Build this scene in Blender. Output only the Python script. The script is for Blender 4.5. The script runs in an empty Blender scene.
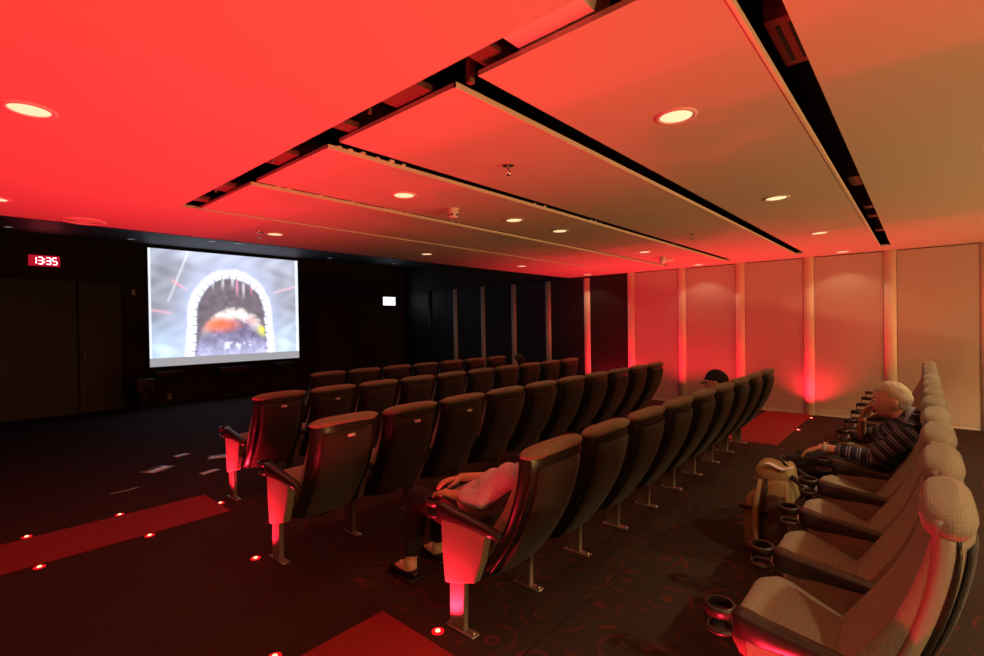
import bpy, bmesh, math, random
from mathutils import Vector, Matrix, Quaternion
random.seed(7)
S = bpy.context.scene
COL = S.collection
CAMZ = 1.65
# ------------------------------------------------------------------ camera
F_PX = 487.53; YAW = math.radians(41.4755); PIT = math.radians(-0.4823); ROL = math.radians(-0.8881)
def make_camera():
    c, s = math.cos(YAW), math.sin(YAW)
    right = Vector((s, -c, 0)); fw = Vector((c, s, 0)); up = Vector((0, 0, 1))
    f2 = fw*math.cos(PIT) + up*math.sin(PIT); u2 = -fw*math.sin(PIT) + up*math.cos(PIT)
    R = right*math.cos(ROL) + u2*math.sin(ROL); U = -right*math.sin(ROL) + u2*math.cos(ROL)
    cam = bpy.data.cameras.new('camera'); o = bpy.data.objects.new('camera', cam); COL.objects.link(o)
    cam.sensor_width = 36; cam.lens = F_PX/984*36; cam.clip_start = .05; cam.clip_end = 60
    o.matrix_world = Matrix(((R.x, U.x, -f2.x, 0), (R.y, U.y, -f2.y, 0), (R.z, U.z, -f2.z, CAMZ), (0, 0, 0, 1)))
    S.camera = o
make_camera()
# ------------------------------------------------------------------ world, exposure
w = bpy.data.worlds.new('world'); S.world = w; w.use_nodes = True
w.node_tree.nodes['Background'].inputs[0].default_value = (.5, .4, .35, 1)
w.node_tree.nodes['Background'].inputs[1].default_value = .0
vs = S.view_settings
vs.view_transform = 'Standard'; vs.look = 'None'; vs.gamma = 1; vs.use_curve_mapping = False
vs.exposure = 0.0
LED_W = 78.0          # red floor lights
DOWN_W = 150.0         # warm recessed downlights
LOW_W = 80.0         # warm low lamps on the back wall
SCREEN_E = 1.25
WARM = (1.0, .68, .36)
AMBER = (1.0, .47, .16)
RED = (1.0, .014, .036)

ORD = ['first', 'second', 'third', 'fourth', 'fifth', 'sixth', 'seventh', 'eighth', 'ninth', 'tenth', 'eleventh']
# ------------------------------------------------------------------ materials
MATS = {}
def nt(name):
    m = bpy.data.materials.new(name); m.use_nodes = True
    n = m.node_tree; b = n.nodes['Principled BSDF']; MATS[name] = m
    return m, n, b
def node(n, t, **kw):
    x = n.nodes.new(t)
    for k, v in kw.items():
        if k.startswith('i_'): x.inputs[k[2:].replace('_', ' ')].default_value = v
        else: setattr(x, k, v)
    return x
def mat(name, col, rough=.6, metal=0, var=.12, nscale=18, bump=0, bscale=60, spec=.5, coat=0):
    m, n, b = nt(name)
    b.inputs['Roughness'].default_value = rough; b.inputs['Metallic'].default_value = metal
    b.inputs['Specular IOR Level'].default_value = spec; b.inputs['Coat Weight'].default_value = coat
    tc = node(n, 'ShaderNodeTexCoord')
    nz = node(n, 'ShaderNodeTexNoise', i_Scale=nscale, i_Detail=4.0)
    n.links.new(tc.outputs['Object'], nz.inputs['Vector'])
    r = node(n, 'ShaderNodeMapRange', i_To_Min=1-var, i_To_Max=1+var)
    n.links.new(nz.outputs['Fac'], r.inputs['Value'])
    mx = node(n, 'ShaderNodeVectorMath', operation='SCALE'); mx.inputs[0].default_value = col
    n.links.new(r.outputs[0], mx.inputs['Scale']); n.links.new(mx.outputs[0], b.inputs['Base Color'])
    if bump:
        nb = node(n, 'ShaderNodeTexNoise', i_Scale=bscale, i_Detail=3.0)
        n.links.new(tc.outputs['Object'], nb.inputs['Vector'])
        bp = node(n, 'ShaderNodeBump', i_Strength=bump, i_Distance=.01)
        n.links.new(nb.outputs['Fac'], bp.inputs['Height']); n.links.new(bp.outputs[0], b.inputs['Normal'])
    return m
def fabric(name, col, scale=95, strength=.5):
    m, n, b = nt(name); b.inputs['Roughness'].default_value = .9; b.inputs['Specular IOR Level'].default_value = .15
    b.inputs['Sheen Weight'].default_value = .2
    tc = node(n, 'ShaderNodeTexCoord')
    v = node(n, 'ShaderNodeTexVoronoi', i_Scale=scale, i_Randomness=.35)
    n.links.new(tc.outputs['Object'], v.inputs['Vector'])
    r = node(n, 'ShaderNodeMapRange', i_From_Max=.7, i_To_Min=1.1, i_To_Max=.78)
    n.links.new(v.outputs['Distance'], r.inputs['Value'])
    mx = node(n, 'ShaderNodeVectorMath', operation='SCALE'); mx.inputs[0].default_value = col
    n.links.new(r.outputs[0], mx.inputs['Scale']); n.links.new(mx.outputs[0], b.inputs['Base Color'])
    bp = node(n, 'ShaderNodeBump', i_Strength=strength, i_Distance=.004, invert=True)
    n.links.new(v.outputs['Distance'], bp.inputs['Height']); n.links.new(bp.outputs[0], b.inputs['Normal'])
    return m
def emis(name, col, e, base=(.8, .8, .8)):
    m, n, b = nt(name); b.inputs['Base Color'].default_value = (*base, 1)
    b.inputs['Emission Color'].default_value = (*col, 1); b.inputs['Emission Strength'].default_value = e
    return m
def carpet(name, base, line):
    m, n, b = nt(name); b.inputs['Roughness'].default_value = .95; b.inputs['Specular IOR Level'].default_value = .1
    L = n.links.new
    tc = node(n, 'ShaderNodeTexCoord')
    nz = node(n, 'ShaderNodeTexNoise', i_Scale=3.0, i_Detail=2.0); L(tc.outputs['Object'], nz.inputs['Vector'])
    sc = node(n, 'ShaderNodeVectorMath', operation='SCALE'); sc.inputs['Scale'].default_value = .10
    L(nz.outputs['Color'], sc.inputs[0])
    ad = node(n, 'ShaderNodeVectorMath', operation='ADD'); L(tc.outputs['Object'], ad.inputs[0]); L(sc.outputs[0], ad.inputs[1])
    vo = node(n, 'ShaderNodeTexVoronoi', i_Scale=3.6, i_Randomness=.55); L(ad.outputs[0], vo.inputs['Vector'])
    mu = node(n, 'ShaderNodeMath', operation='MULTIPLY'); mu.inputs[1].default_value = 3.4; L(vo.outputs['Distance'], mu.inputs[0])
    fr = node(n, 'ShaderNodeMath', operation='FRACT'); L(mu.outputs[0], fr.inputs[0])
    rp = node(n, 'ShaderNodeValToRGB'); e = rp.color_ramp.elements
    e[0].position = .34; e[0].color = (0, 0, 0, 1); e[1].position = .66; e[1].color = (0, 0, 0, 1)
    k = e.new(.46); k.color = (1, 1, 1, 1); k = e.new(.54); k.color = (1, 1, 1, 1)
    L(fr.outputs[0], rp.inputs[0])
    n2 = node(n, 'ShaderNodeTexNoise', i_Scale=5.0, i_Detail=3.0); L(tc.outputs['Object'], n2.inputs['Vector'])
    r2 = node(n, 'ShaderNodeMapRange', i_From_Min=.42, i_From_Max=.6); L(n2.outputs['Fac'], r2.inputs['Value'])
    m2 = node(n, 'ShaderNodeMath', operation='MULTIPLY'); L(rp.outputs[0], m2.inputs[0]); L(r2.outputs[0], m2.inputs[1])
    mix = node(n, 'ShaderNodeMix', data_type='RGBA'); mix.inputs[6].default_value = (*base, 1); mix.inputs[7].default_value = (*line, 1)
    L(m2.outputs[0], mix.inputs[0])
    n3 = node(n, 'ShaderNodeTexNoise', i_Scale=220.0, i_Detail=2.0); L(tc.outputs['Object'], n3.inputs['Vector'])
    r3 = node(n, 'ShaderNodeMapRange', i_To_Min=.55, i_To_Max=1.45); L(n3.outputs['Fac'], r3.inputs['Value'])
    vm = node(n, 'ShaderNodeVectorMath', operation='SCALE'); L(mix.outputs[2], vm.inputs[0]); L(r3.outputs[0], vm.inputs['Scale'])
    L(vm.outputs[0], b.inputs['Base Color'])
    bp = node(n, 'ShaderNodeBump', i_Strength=.5, i_Distance=.006); L(n3.outputs['Fac'], bp.inputs['Height']); L(bp.outputs[0], b.inputs['Normal'])
    return m
def attr_mat(name, rough=.8, emit=0, attr='col'):
    m, n, b = nt(name); b.inputs['Roughness'].default_value = rough
    a = node(n, 'ShaderNodeAttribute', attribute_name=attr)
    n.links.new(a.outputs['Color'], b.inputs['Base Color'])
    if emit:
        b.inputs['Base Color'].default_value = (.02, .02, .02, 1)
        for l in list(b.inputs['Base Color'].links): n.links.remove(l)
        n.links.new(a.outputs['Color'], b.inputs['Emission Color']); b.inputs['Emission Strength'].default_value = emit
    return m
def stripe_mat(name, base, c2, c3, freq):
    m, n, b = nt(name); b.inputs['Roughness'].default_value = .85
    a = node(n, 'ShaderNodeAttribute', attribute_name='stripe')
    mu = node(n, 'ShaderNodeMath', operation='MULTIPLY'); mu.inputs[1].default_value = freq
    n.links.new(a.outputs['Fac'], mu.inputs[0])
    fr = node(n, 'ShaderNodeMath', operation='FRACT'); n.links.new(mu.outputs[0], fr.inputs[0])
    rp = node(n, 'ShaderNodeValToRGB'); rp.color_ramp.interpolation = 'CONSTANT'; e = rp.color_ramp.elements
    e[0].position = 0; e[0].color = (*base, 1); e[1].position = .45; e[1].color = (*c2, 1)
    for p, c in ((.55, base), (.70, c3), (.84, base)):
        k = e.new(p); k.color = (*c, 1)
    n.links.new(fr.outputs[0], rp.inputs[0]); n.links.new(rp.outputs[0], b.inputs['Base Color'])
    return m
mat('ceiling_paint', (.60, .56, .48), .75, var=.03, nscale=2)
mat('dark_ceiling', (.035, .035, .04), .6)
mat('dark_wall', (.050, .038, .028), .8, bump=.1, spec=.2)
mat('door_black', (.026, .018, .015), .5)
mat('panel_beige', (.47, .42, .36), .8, var=.03, nscale=3, bump=.06, bscale=200)
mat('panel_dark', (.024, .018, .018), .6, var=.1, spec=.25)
mat('column_cream', (.82, .74, .60), .45, var=.02)
mat('back_wall', (.55, .50, .42), .8)
mat('skirting', (.6, .58, .52), .5)
carpet('carpet', (.048, .033, .028), (.125, .032, .025))
mat('aisle_floor', (.046, .028, .021), .9, var=.2, nscale=40, bump=.3, bscale=300, spec=.1)
mat('red_carpet', (.27, .016, .018), .9, var=.15, nscale=60, bump=.4, bscale=300)
mat('seam', (.008, .006, .006), .8)
fabric('upholstery', (.28, .255, .18), 110, .35)
fabric('back_fabric', (.046, .045, .036), 140, .3)
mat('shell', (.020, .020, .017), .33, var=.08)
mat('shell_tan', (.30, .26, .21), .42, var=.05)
mat('arm_black', (.035, .028, .026), .35, var=.1)
mat('steel', (.42, .40, .38), .35, metal=.8)
mat('leg_paint', (.20, .17, .14), .5, metal=.2)
mat('plate', (.75, .75, .74), .4)
mat('black_plastic', (.012, .012, .013), .4)
mat('white_plastic', (.78, .76, .72), .4)
mat('chrome', (.75, .72, .68), .2, metal=1)
mat('vent_red_lit', (.30, .11, .09), .35, metal=.3)  # red light on grey metal, put into the base colour
mat('beam', (.20, .10, .08), .5)
mat('box_yellow', (.75, .50, .05), .5)
mat('reflector', (.85, .72, .45), .25, metal=.4)
emis('down_lens', (1, .78, .42), 1.05)
emis('front_lens', (.85, .9, 1), .5)  # faint emission put in for the glints on the front spots
emis('led_red', (1.0, .30, .16), 4)
emis('led_glow', (1.0, .005, .012), .9, (.3, .01, .01))  # ring emits to stand for the red glow around the lens
emis('clock_red', (1.0, .45, .50), 5)
emis('clock_halo', (1.0, .012, .05), .45, (.2, .01, .01))  # case made to glow in place of the red halo round the digits
emis('exit_white', (.86, .95, 1.0), 2.0)
emis('sconce_glass', (1, .72, .4), 4)
mat('skin', (.74, .44, .29), .5, var=.06, nscale=30)
mat('hair_white', (.70, .64, .50), .8, var=.25, nscale=70, bump=.6, bscale=160)
mat('hair_dark', (.012, .010, .010), .6, bump=.5, bscale=120)
mat('trouser', (.018, .017, .022), .9, bump=.2, bscale=90)
mat('shirt_dark', (.02, .02, .025), .9)
mat('shirt_collar', (.28, .30, .40), .8)
mat('cap_black', (.012, .012, .014), .8, bump=.2, bscale=150)
mat('shoe', (.014, .012, .012), .35)
mat('sock', (.75, .62, .40), .9)
mat('eye_white', (.8, .8, .78), .2)
mat('eye_iris', (.05, .07, .10), .2)
mat('lips', (.45, .17, .14), .5)
mat('bag_tan', (.36, .26, .12), .8, var=.15, bump=.3, bscale=150)
mat('bag_dark', (.075, .050, .035), .85, var=.2, bump=.4, bscale=200)
mat('paper', (.80, .82, .88), .22, spec=.9, coat=.6)
mat('book_dark', (.02, .02, .02), .5)
stripe_mat('shirt_stripe', (.020, .022, .045), (.34, .36, .46), (.16, .18, .27), 17)
stripe_mat('shirt_lilac', (.66, .58, .66), (.52, .47, .60), (.72, .66, .72), 30)
attr_mat('screen_image', emit=SCREEN_E)

# ------------------------------------------------------------------ mesh helpers
class MB:
    def __init__(s): s.v = []; s.f = []; s.sm = []
    def add(s, vs, fs, smooth=False):
        k = len(s.v); s.v += [tuple(p) for p in vs]; s.f += [tuple(i+k for i in f) for f in fs]; s.sm += [smooth]*len(fs); return s
    def box(s, a, b, smooth=False):
        x0, y0, z0 = a; x1, y1, z1 = b
        return s.add([(x0,y0,z0),(x1,y0,z0),(x1,y1,z0),(x0,y1,z0),(x0,y0,z1),(x1,y0,z1),(x1,y1,z1),(x0,y1,z1)],
                     [(3,2,1,0),(4,5,6,7),(0,1,5,4),(1,2,6,5),(2,3,7,6),(3,0,4,7)], smooth)
    def rbox(s, a, b, r=.01, seg=2):
        bm = bmesh.new(); bmesh.ops.create_cube(bm, size=1)
        c = [(a[i]+b[i])/2 for i in range(3)]; d = [abs(b[i]-a[i]) for i in range(3)]
        for v in bm.verts: v.co = Vector([c[i]+v.co[i]*d[i] for i in range(3)])
        bmesh.ops.bevel(bm, geom=bm.edges[:], offset=min(r, min(d)*.49), segments=seg, affect='EDGES', profile=.5)
        return s.bm(bm, True)
    def bm(s, bm, smooth=True):
        bm.verts.index_update()
        s.add([v.co[:] for v in bm.verts], [[v.index for v in f.verts] for f in bm.faces], smooth); bm.free(); return s
    def loft(s, rings, cap=True, smooth=True, closed=True):
        n = len(rings[0]); vs = [p for r in rings for p in r]; fs = []
        for i in range(len(rings)-1):
            for j in range(n if closed else n-1):
                a = i*n+j; b = i*n+(j+1) % n; fs.append((a, b, b+n, a+n))
        if cap: fs += [tuple(range(n))[::-1], tuple((len(rings)-1)*n+i for i in range(n))]
        return s.add(vs, fs, smooth)
    def tube(s, pts, r, n=8, cap=True):
        pts = [Vector(p) for p in pts]; rs = r if hasattr(r, '__len__') else [r]*len(pts)
        rings = []
        u = None
        for i, p in enumerate(pts):
            t = (pts[min(i+1, len(pts)-1)]-pts[max(i-1, 0)]).normalized()
            if u is None: u = t.orthogonal().normalized()
            u = (u - t*u.dot(t)).normalized(); v = t.cross(u)
            rings.append([p+(u*math.cos(2*math.pi*k/n)+v*math.sin(2*math.pi*k/n))*rs[i] for k in range(n)])
        return s.loft(rings, cap)
    def lathe(s, prof, c=(0, 0, 0), n=24, cap=False, smooth=True):
        rings = [[(c[0]+r*math.cos(2*math.pi*k/n), c[1]+r*math.sin(2*math.pi*k/n), c[2]+z) for k in range(n)] for r, z in prof]
        return s.loft(rings, cap, smooth)
    def slab(s, A, B, smooth=True):
        R, C = len(A), len(A[0]); vs = [p for r in A for p in r]+[p for r in B for p in r]; N = R*C; fs = []
        for i in range(R-1):
            for j in range(C-1):
                a = i*C+j; q = (a, a+1, a+C+1, a+C); fs.append(q); fs.append(tuple(N+k for k in q)[::-1])
        bd = [j for j in range(C)]+[i*C+C-1 for i in range(1, R)]+[(R-1)*C+j for j in range(C-2, -1, -1)]+[i*C for i in range(R-2, 0, -1)]
        for i, a in enumerate(bd):
            b = bd[(i+1) % len(bd)]; fs.append((b, a, a+N, b+N))
        return s.add(vs, fs, smooth)
    def prism(s, poly, axis, a, b, smooth=False):
        def P(p, t): return (t, p[0], p[1]) if axis == 0 else ((p[0], t, p[1]) if axis == 1 else (p[0], p[1], t))
        n = len(poly); vs = [P(p, a) for p in poly]+[P(p, b) for p in poly]
        return s.add(vs, [tuple(range(n))[::-1], tuple(range(n, 2*n))]+[(i, (i+1) % n, (i+1) % n+n, i+n) for i in range(n)], smooth)
    def mesh(s, name, m, bevel=0):
        me = bpy.data.meshes.new(name); me.from_pydata(s.v, [], s.f)
        me.polygons.foreach_set('use_smooth', s.sm); me.update()
        bm = bmesh.new(); bm.from_mesh(me); bmesh.ops.recalc_face_normals(bm, faces=bm.faces[:])
        if bevel:
            bmesh.ops.bevel(bm, geom=[e for e in bm.edges if e.calc_face_angle(0) > .6], offset=bevel, segments=2, affect='EDGES', profile=.5)
        bm.to_mesh(me); bm.free()
        me.materials.append(MATS[m]); return me
    def build(s, name, m, parent=None, bevel=0): return link(name, s.mesh(name, m, bevel), parent)
def link(name, data, parent=None, loc=None):
    o = bpy.data.objects.new(name, data); COL.objects.link(o)
    if parent: o.parent = parent
    if loc: o.location = loc
    return o
def tag(o, label, cat, group=None):
    o['label'] = label; o['category'] = cat
    if group: o['group'] = group
    return o
def thing(name, label, cat, loc=(0, 0, 0), group=None, rz=0):
    o = link(name, None, None, loc); o.rotation_euler = (0, 0, rz); o.empty_display_size = .1
    return tag(o, label, cat, group)
def struct(o): o['kind'] = 'structure'; return o
def spot(name, loc, power, col, size, blend, r, parent=None, up=False):
    l = bpy.data.lights.new(name, 'SPOT'); l.energy = power; l.color = col; l.spot_size = math.radians(size); l.spot_blend = blend; l.shadow_soft_size = r
    o = link(name, l, parent, loc)
    if up: o.rotation_euler = (math.pi, 0, 0)
    return o
def catmull(pts, n):
    P = [Vector(p) for p in pts]; P = [P[0]*2-P[1]]+P+[P[-1]*2-P[-2]]; out = []; m = len(P)-3
    for i in range(n):
        t = i/(n-1)*m; k = min(int(t), m-1); t -= k
        a, b, c, d = P[k:k+4]
        out.append(.5*((2*b)+(c-a)*t+(2*a-5*b+4*c-d)*t*t+(3*b-a-3*c+d)*t**3))
    return out

# ------------------------------------------------------------------ the room
XW, YF, XL, YB = 9.93, 12.45, -3.0, -4.2
ZC, ZH, TH = 2.711, 3.47, .022
COLY = [-.6166+1.0855*k for k in range(-3, 14)]      # far edges of the wall columns
K = lambda k: -.6166+1.0855*k
def room():
    # floor: patterned carpet under the seats, plain aisle floor, front floor
    f = struct(link('floor', None))
    MB().box((1.74, YB, -.05), (XW, 1.497, 0)).build('seating_carpet', 'carpet', f)
    MB().box((1.74, 1.507, -.05), (XW, 6.3, 0)).build('seating_carpet', 'carpet', f)
    MB().box((XL, YB, -.05), (1.74, 6.3, 0)).build('aisle_floor', 'aisle_floor', f)
    MB().box((XL, 6.3, -.05), (XW, YF, 0)).build('front_floor', 'aisle_floor', f)
    MB().box((1.74, 1.497, -.05), (XW, 1.507, -.006)).build('carpet_seam', 'seam', f)
    # high dark deck above everything
    struct(MB().box((XL, YB, ZH), (XW, YF, ZH+.06)).build('ceiling', 'dark_ceiling'))
    # lower suspended ceiling: left field + panels between slots
    low = struct(link('ceiling_suspended', None))
    MB().box((XL, YB, ZC), (1.40, 6.3, ZC+TH)).build('panel', 'ceiling_paint', low)
    MB().box((1.40, K(5), ZC), (1.54, 6.3, ZC+TH)).build('panel', 'ceiling_paint', low)
    gaps = {1: .125, 2: .135, 3: .125, 4: .10, 5: .035}
    xe = 9.25
    ys = [YB]+[v for k in range(1, 6) for v in (K(k)-gaps[k], K(k))]+[6.3]
    for i in range(0, len(ys), 2):
        MB().box((1.54, ys[i], ZC), (xe, ys[i+1], ZC+TH)).build('panel', 'ceiling_paint', low)
        MB().box((xe+.002, ys[i], ZC), (XW, ys[i+1], ZC+TH)).build('panel', 'ceiling_paint', low)
    for k in range(1, 6):
        MB().box((xe+.002, K(k)-gaps[k]+.001, ZC+.001), (XW, K(k)-.001, ZC+TH)).build('panel', 'ceiling_paint', low)
        MB().box((1.54, K(k)-.002, ZC-.004), (xe, K(k)+.012, ZC+TH)).build('lit_edge', 'column_cream', low)  # panel edge in paler cream, its warm light put into the colour
        MB().box((1.40, K(k)-gaps[k]-.3, ZC+.30), (xe, K(k)+.3, ZC+.33)).build('slot_backing', 'black_plastic', low)
    MB().box((1.10, YB, ZC+.36), (1.84, K(5)+.1, ZC+.39)).build('slot_backing', 'black_plastic', low)
    MB().box((1.55, 1.475, ZC-.0), (1.58, 1.50, ZC+.3)).build('hanger', 'beam', low)
    for y in (.66, 2.1, 3.2, 4.2): MB().box((1.46, y, ZC+.02), (1.475, y+.015, ZC+.36)).build('hanger', 'beam', low)
    for y, wd, z in ((1.72, .26, .035), (2.32, .10, .03), (3.0, .28, .04), (4.0, .2, .035), (4.55, .10, .03), (.30, .12, .04), (1.30, .12, .06)):
        MB().box((1.16, y, ZC+z), (1.80, y+wd, ZC+z+.03)).build('cross_board', 'beam', low)
    MB().box((1.42, .70, ZC+.06), (1.90, .735, ZC+.11)).build('hanger_rail', 'beam', low)
    MB().box((1.40, .86, ZC+.035), (1.66, 1.20, ZC+.34)).build('slot_duct', 'white_plastic', low)
    MB().box((1.44, .64, ZC+.04), (1.60, .72, ZC+.30)).build('cable_box', 'box_yellow', low)
    rnd = random.Random(11)
    for k, xs in ((3, [1.62, 1.70, 1.78, 1.9, 2.0, 2.1, 3.6, 3.75, 4.6, 4.7, 4.8, 6.9]), (4, [1.75, 1.83, 2.1, 2.4, 2.75, 2.8, 2.86, 2.92, 3.0, 3.6, 3.7, 4.3, 4.6, 5.2])):
        for x in xs:
            b = bmesh.new(); bmesh.ops.create_icosphere(b, subdivisions=1, radius=1)
            for v in b.verts: v.co = Vector((v.co.x*rnd.uniform(.012, .03), v.co.y*rnd.uniform(.006, .012), v.co.z*rnd.uniform(.006, .012)))
            o = MB().bm(b, False).build('glitter_bit', 'white_plastic', low); o.location = (x, K(k)+rnd.uniform(-.012, .004), ZC+TH+.006)  # white lumps made up to imitate the glitter in the slots
    MB().box((XL, 6.3, ZC-.0), (XW, 6.34, ZH)).build('fascia', 'dark_ceiling', low)
    # right wall: dark base wall, panels and half-round columns
    wr = struct(MB().box((XW, YB, 0), (XW+.1, YF, ZH)).build('wall_right', 'dark_wall'))
    for k in range(-3, 13):
        y0, y1 = K(k), min(K(k+1)-.17, YF)
        if y1 <= y0: continue
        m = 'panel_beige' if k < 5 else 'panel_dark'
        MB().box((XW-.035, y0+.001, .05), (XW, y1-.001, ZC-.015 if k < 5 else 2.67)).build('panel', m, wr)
        if k < 5: MB().box((XW-.025, y0, 0), (XW, y1, .045)).build('skirting_board', 'skirting', wr)
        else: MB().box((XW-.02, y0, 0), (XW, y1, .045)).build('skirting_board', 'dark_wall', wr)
        for s_ in (0,):
            ring = [(K(k)-.085+.0845*math.cos(a), a) for a in [math.pi*i/12 for i in range(13)]]
            bot = [(XW-.012-.062*math.sin(a), y, .0) for y, a in ring]; top = [(x, y, (ZC if k < 6 else 2.67)) for x, y, _ in bot]
            MB().loft([bot, top], cap=True, smooth=True).build('column', 'column_cream' if k < 11 else 'panel_dark', wr)  # farthest columns get a dark material, their dim light put into the colour
    # front wall with screen recess and doors
    wf = struct(MB().box((XL, YF, 0), (XW, YF+.1, ZH)).build('wall_front', 'dark_wall'))
    d = struct(link('door_1', None, None, (0, 0, 0)))
    for x0, x1 in ((-.15, .60), (.62, 1.78), (1.80, 2.50)):
        l = MB().box((x0, YF-.035, .02), (x1-.01, YF, 2.62)).build('leaf', 'door_black', d, .004)
        if x1 > 2: MB().tube([(x0+.07, YF-.07, 1.0), (x0+.07, YF-.07, 1.25)], .012).build('handle', 'steel', l)
    MB().box((2.50, YF-.05, 0), (2.56, YF, 2.67)).box((-.2, YF-.05, 2.62), (2.5, YF, 2.68)).build('frame', 'dark_wall', d)
    d = struct(link('door_2', None))
    for x0, x1 in ((6.75, 8.10), (8.12, 9.45)):
        l = MB().box((x0, YF-.03, .02), (x1-.01, YF, 2.56)).build('leaf', 'door_black', d, .004)
        MB().tube([((x1-.12 if x0 < 7 else x0+.12), YF-.07, 1.0), ((x1-.12 if x0 < 7 else x0+.12), YF-.07, 1.3)], .012).build('handle', 'steel', l)
    MB().box((6.69, YF-.05, 0), (6.75, YF, 2.62)).box((9.45, YF-.05, 0), (9.51, YF, 2.62)).box((6.75, YF-.05, 2.56), (9.45, YF, 2.62)).build('frame', 'dark_wall', d)
    struct(MB().box((XL-.1, YB, 0), (XL, YF, ZH)).build('wall_left', 'dark_wall'))
    struct(MB().box((XL, YB-.1, 0), (XW, YB, ZH)).build('wall_back', 'back_wall'))
room()

# ------------------------------------------------------------------ red carpet strips and floor lights
def strip(x0, x1, y0, y1, label):
    o = MB().box((x0, y0, 0), (x1, y1, .008)).build('carpet_strip', 'red_carpet'); tag(o, label, 'carpet')
strip(-2.2, 1.66, 1.70, 2.34, 'bright red carpet strip ending beside the lilac-shirted sitter')
strip(-2.2, 1.70, 4.68, 5.33, 'long red carpet strip across the aisle edged by four red floor lights')
strip(7.22, 9.88, 1.44, 2.12, 'red carpet strip between the beige wall and the row end')
LED = [(.43, 5.39), (.43, 4.63), (1.03, 5.37), (1.08, 4.64), (1.72, 4.97), (1.465, 3.585), (1.745, 1.965), (1.08, 2.44),
       (.43, 2.44), (.43, 1.62), (1.08, 1.62), (1.50, .42), (9.57, 1.40), (8.43, 1.40), (8.43, 4.65), (9.57, 4.65), (8.43, 5.36), (9.57, 5.36), (7.75, 3.50), (8.6, .38), (9.3, 2.75), (9.3, 3.6)]  # last two are unseen extras, added to redden the side wall
def floor_lights():
    ring = MB().lathe([(.010, .004), (.028, .006), (.034, .003), (.034, 0)], n=20, cap=True).mesh('glow_ring', 'led_glow')
    lens = MB().lathe([(.0005, .014), (.008, .012), (.013, .008), (.014, .004)], n=16, cap=True).mesh('lens', 'led_red')
    for i, (x, y) in enumerate(LED):
        if i < 5: lab = ['red floor light on the screen-side edge of the long red strip, second from the chairs', 'red floor light on the other edge of the long red strip, second from the chairs', 'red floor light on the screen-side edge of the long red strip, nearer the chairs', 'red floor light on the other edge of the long red strip, nearer the chairs', 'red floor light at the tip of the long red strip by the chair post'][i]
        elif i == 5: lab = 'glowing red floor light at the aisle end chair with the tan lit back'
        elif i == 6: lab = 'glowing red floor light by the post of the lilac-shirted sitter\'s chair'
        elif i in (12, 13): lab = 'red floor light on the strip by the beige wall, %s' % ('next to the column' if i == 12 else 'nearer the seat rows')
        elif i in (7, 8, 9, 10): lab = 'red floor light edging the bright strip by the lilac-shirted sitter, number %s away' % ORD[i-7]
        elif i == 11: lab = 'red floor light at the post of the tan end chair'
        else: lab = 'unseen red floor light beyond the far row ends, %s from the strip by the wall' % ORD[min(10, i-14)]
        t = thing('floor_light', lab, 'floor light', (x, y, .0 if i not in () else .008), 'red floor lights')
        link('glow_ring', ring, t); link('lens', lens, t)
        spot('led_lamp', (0, 0, .03), LED_W, RED, 122, .85, .02, t, up=True)
floor_lights()

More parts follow.
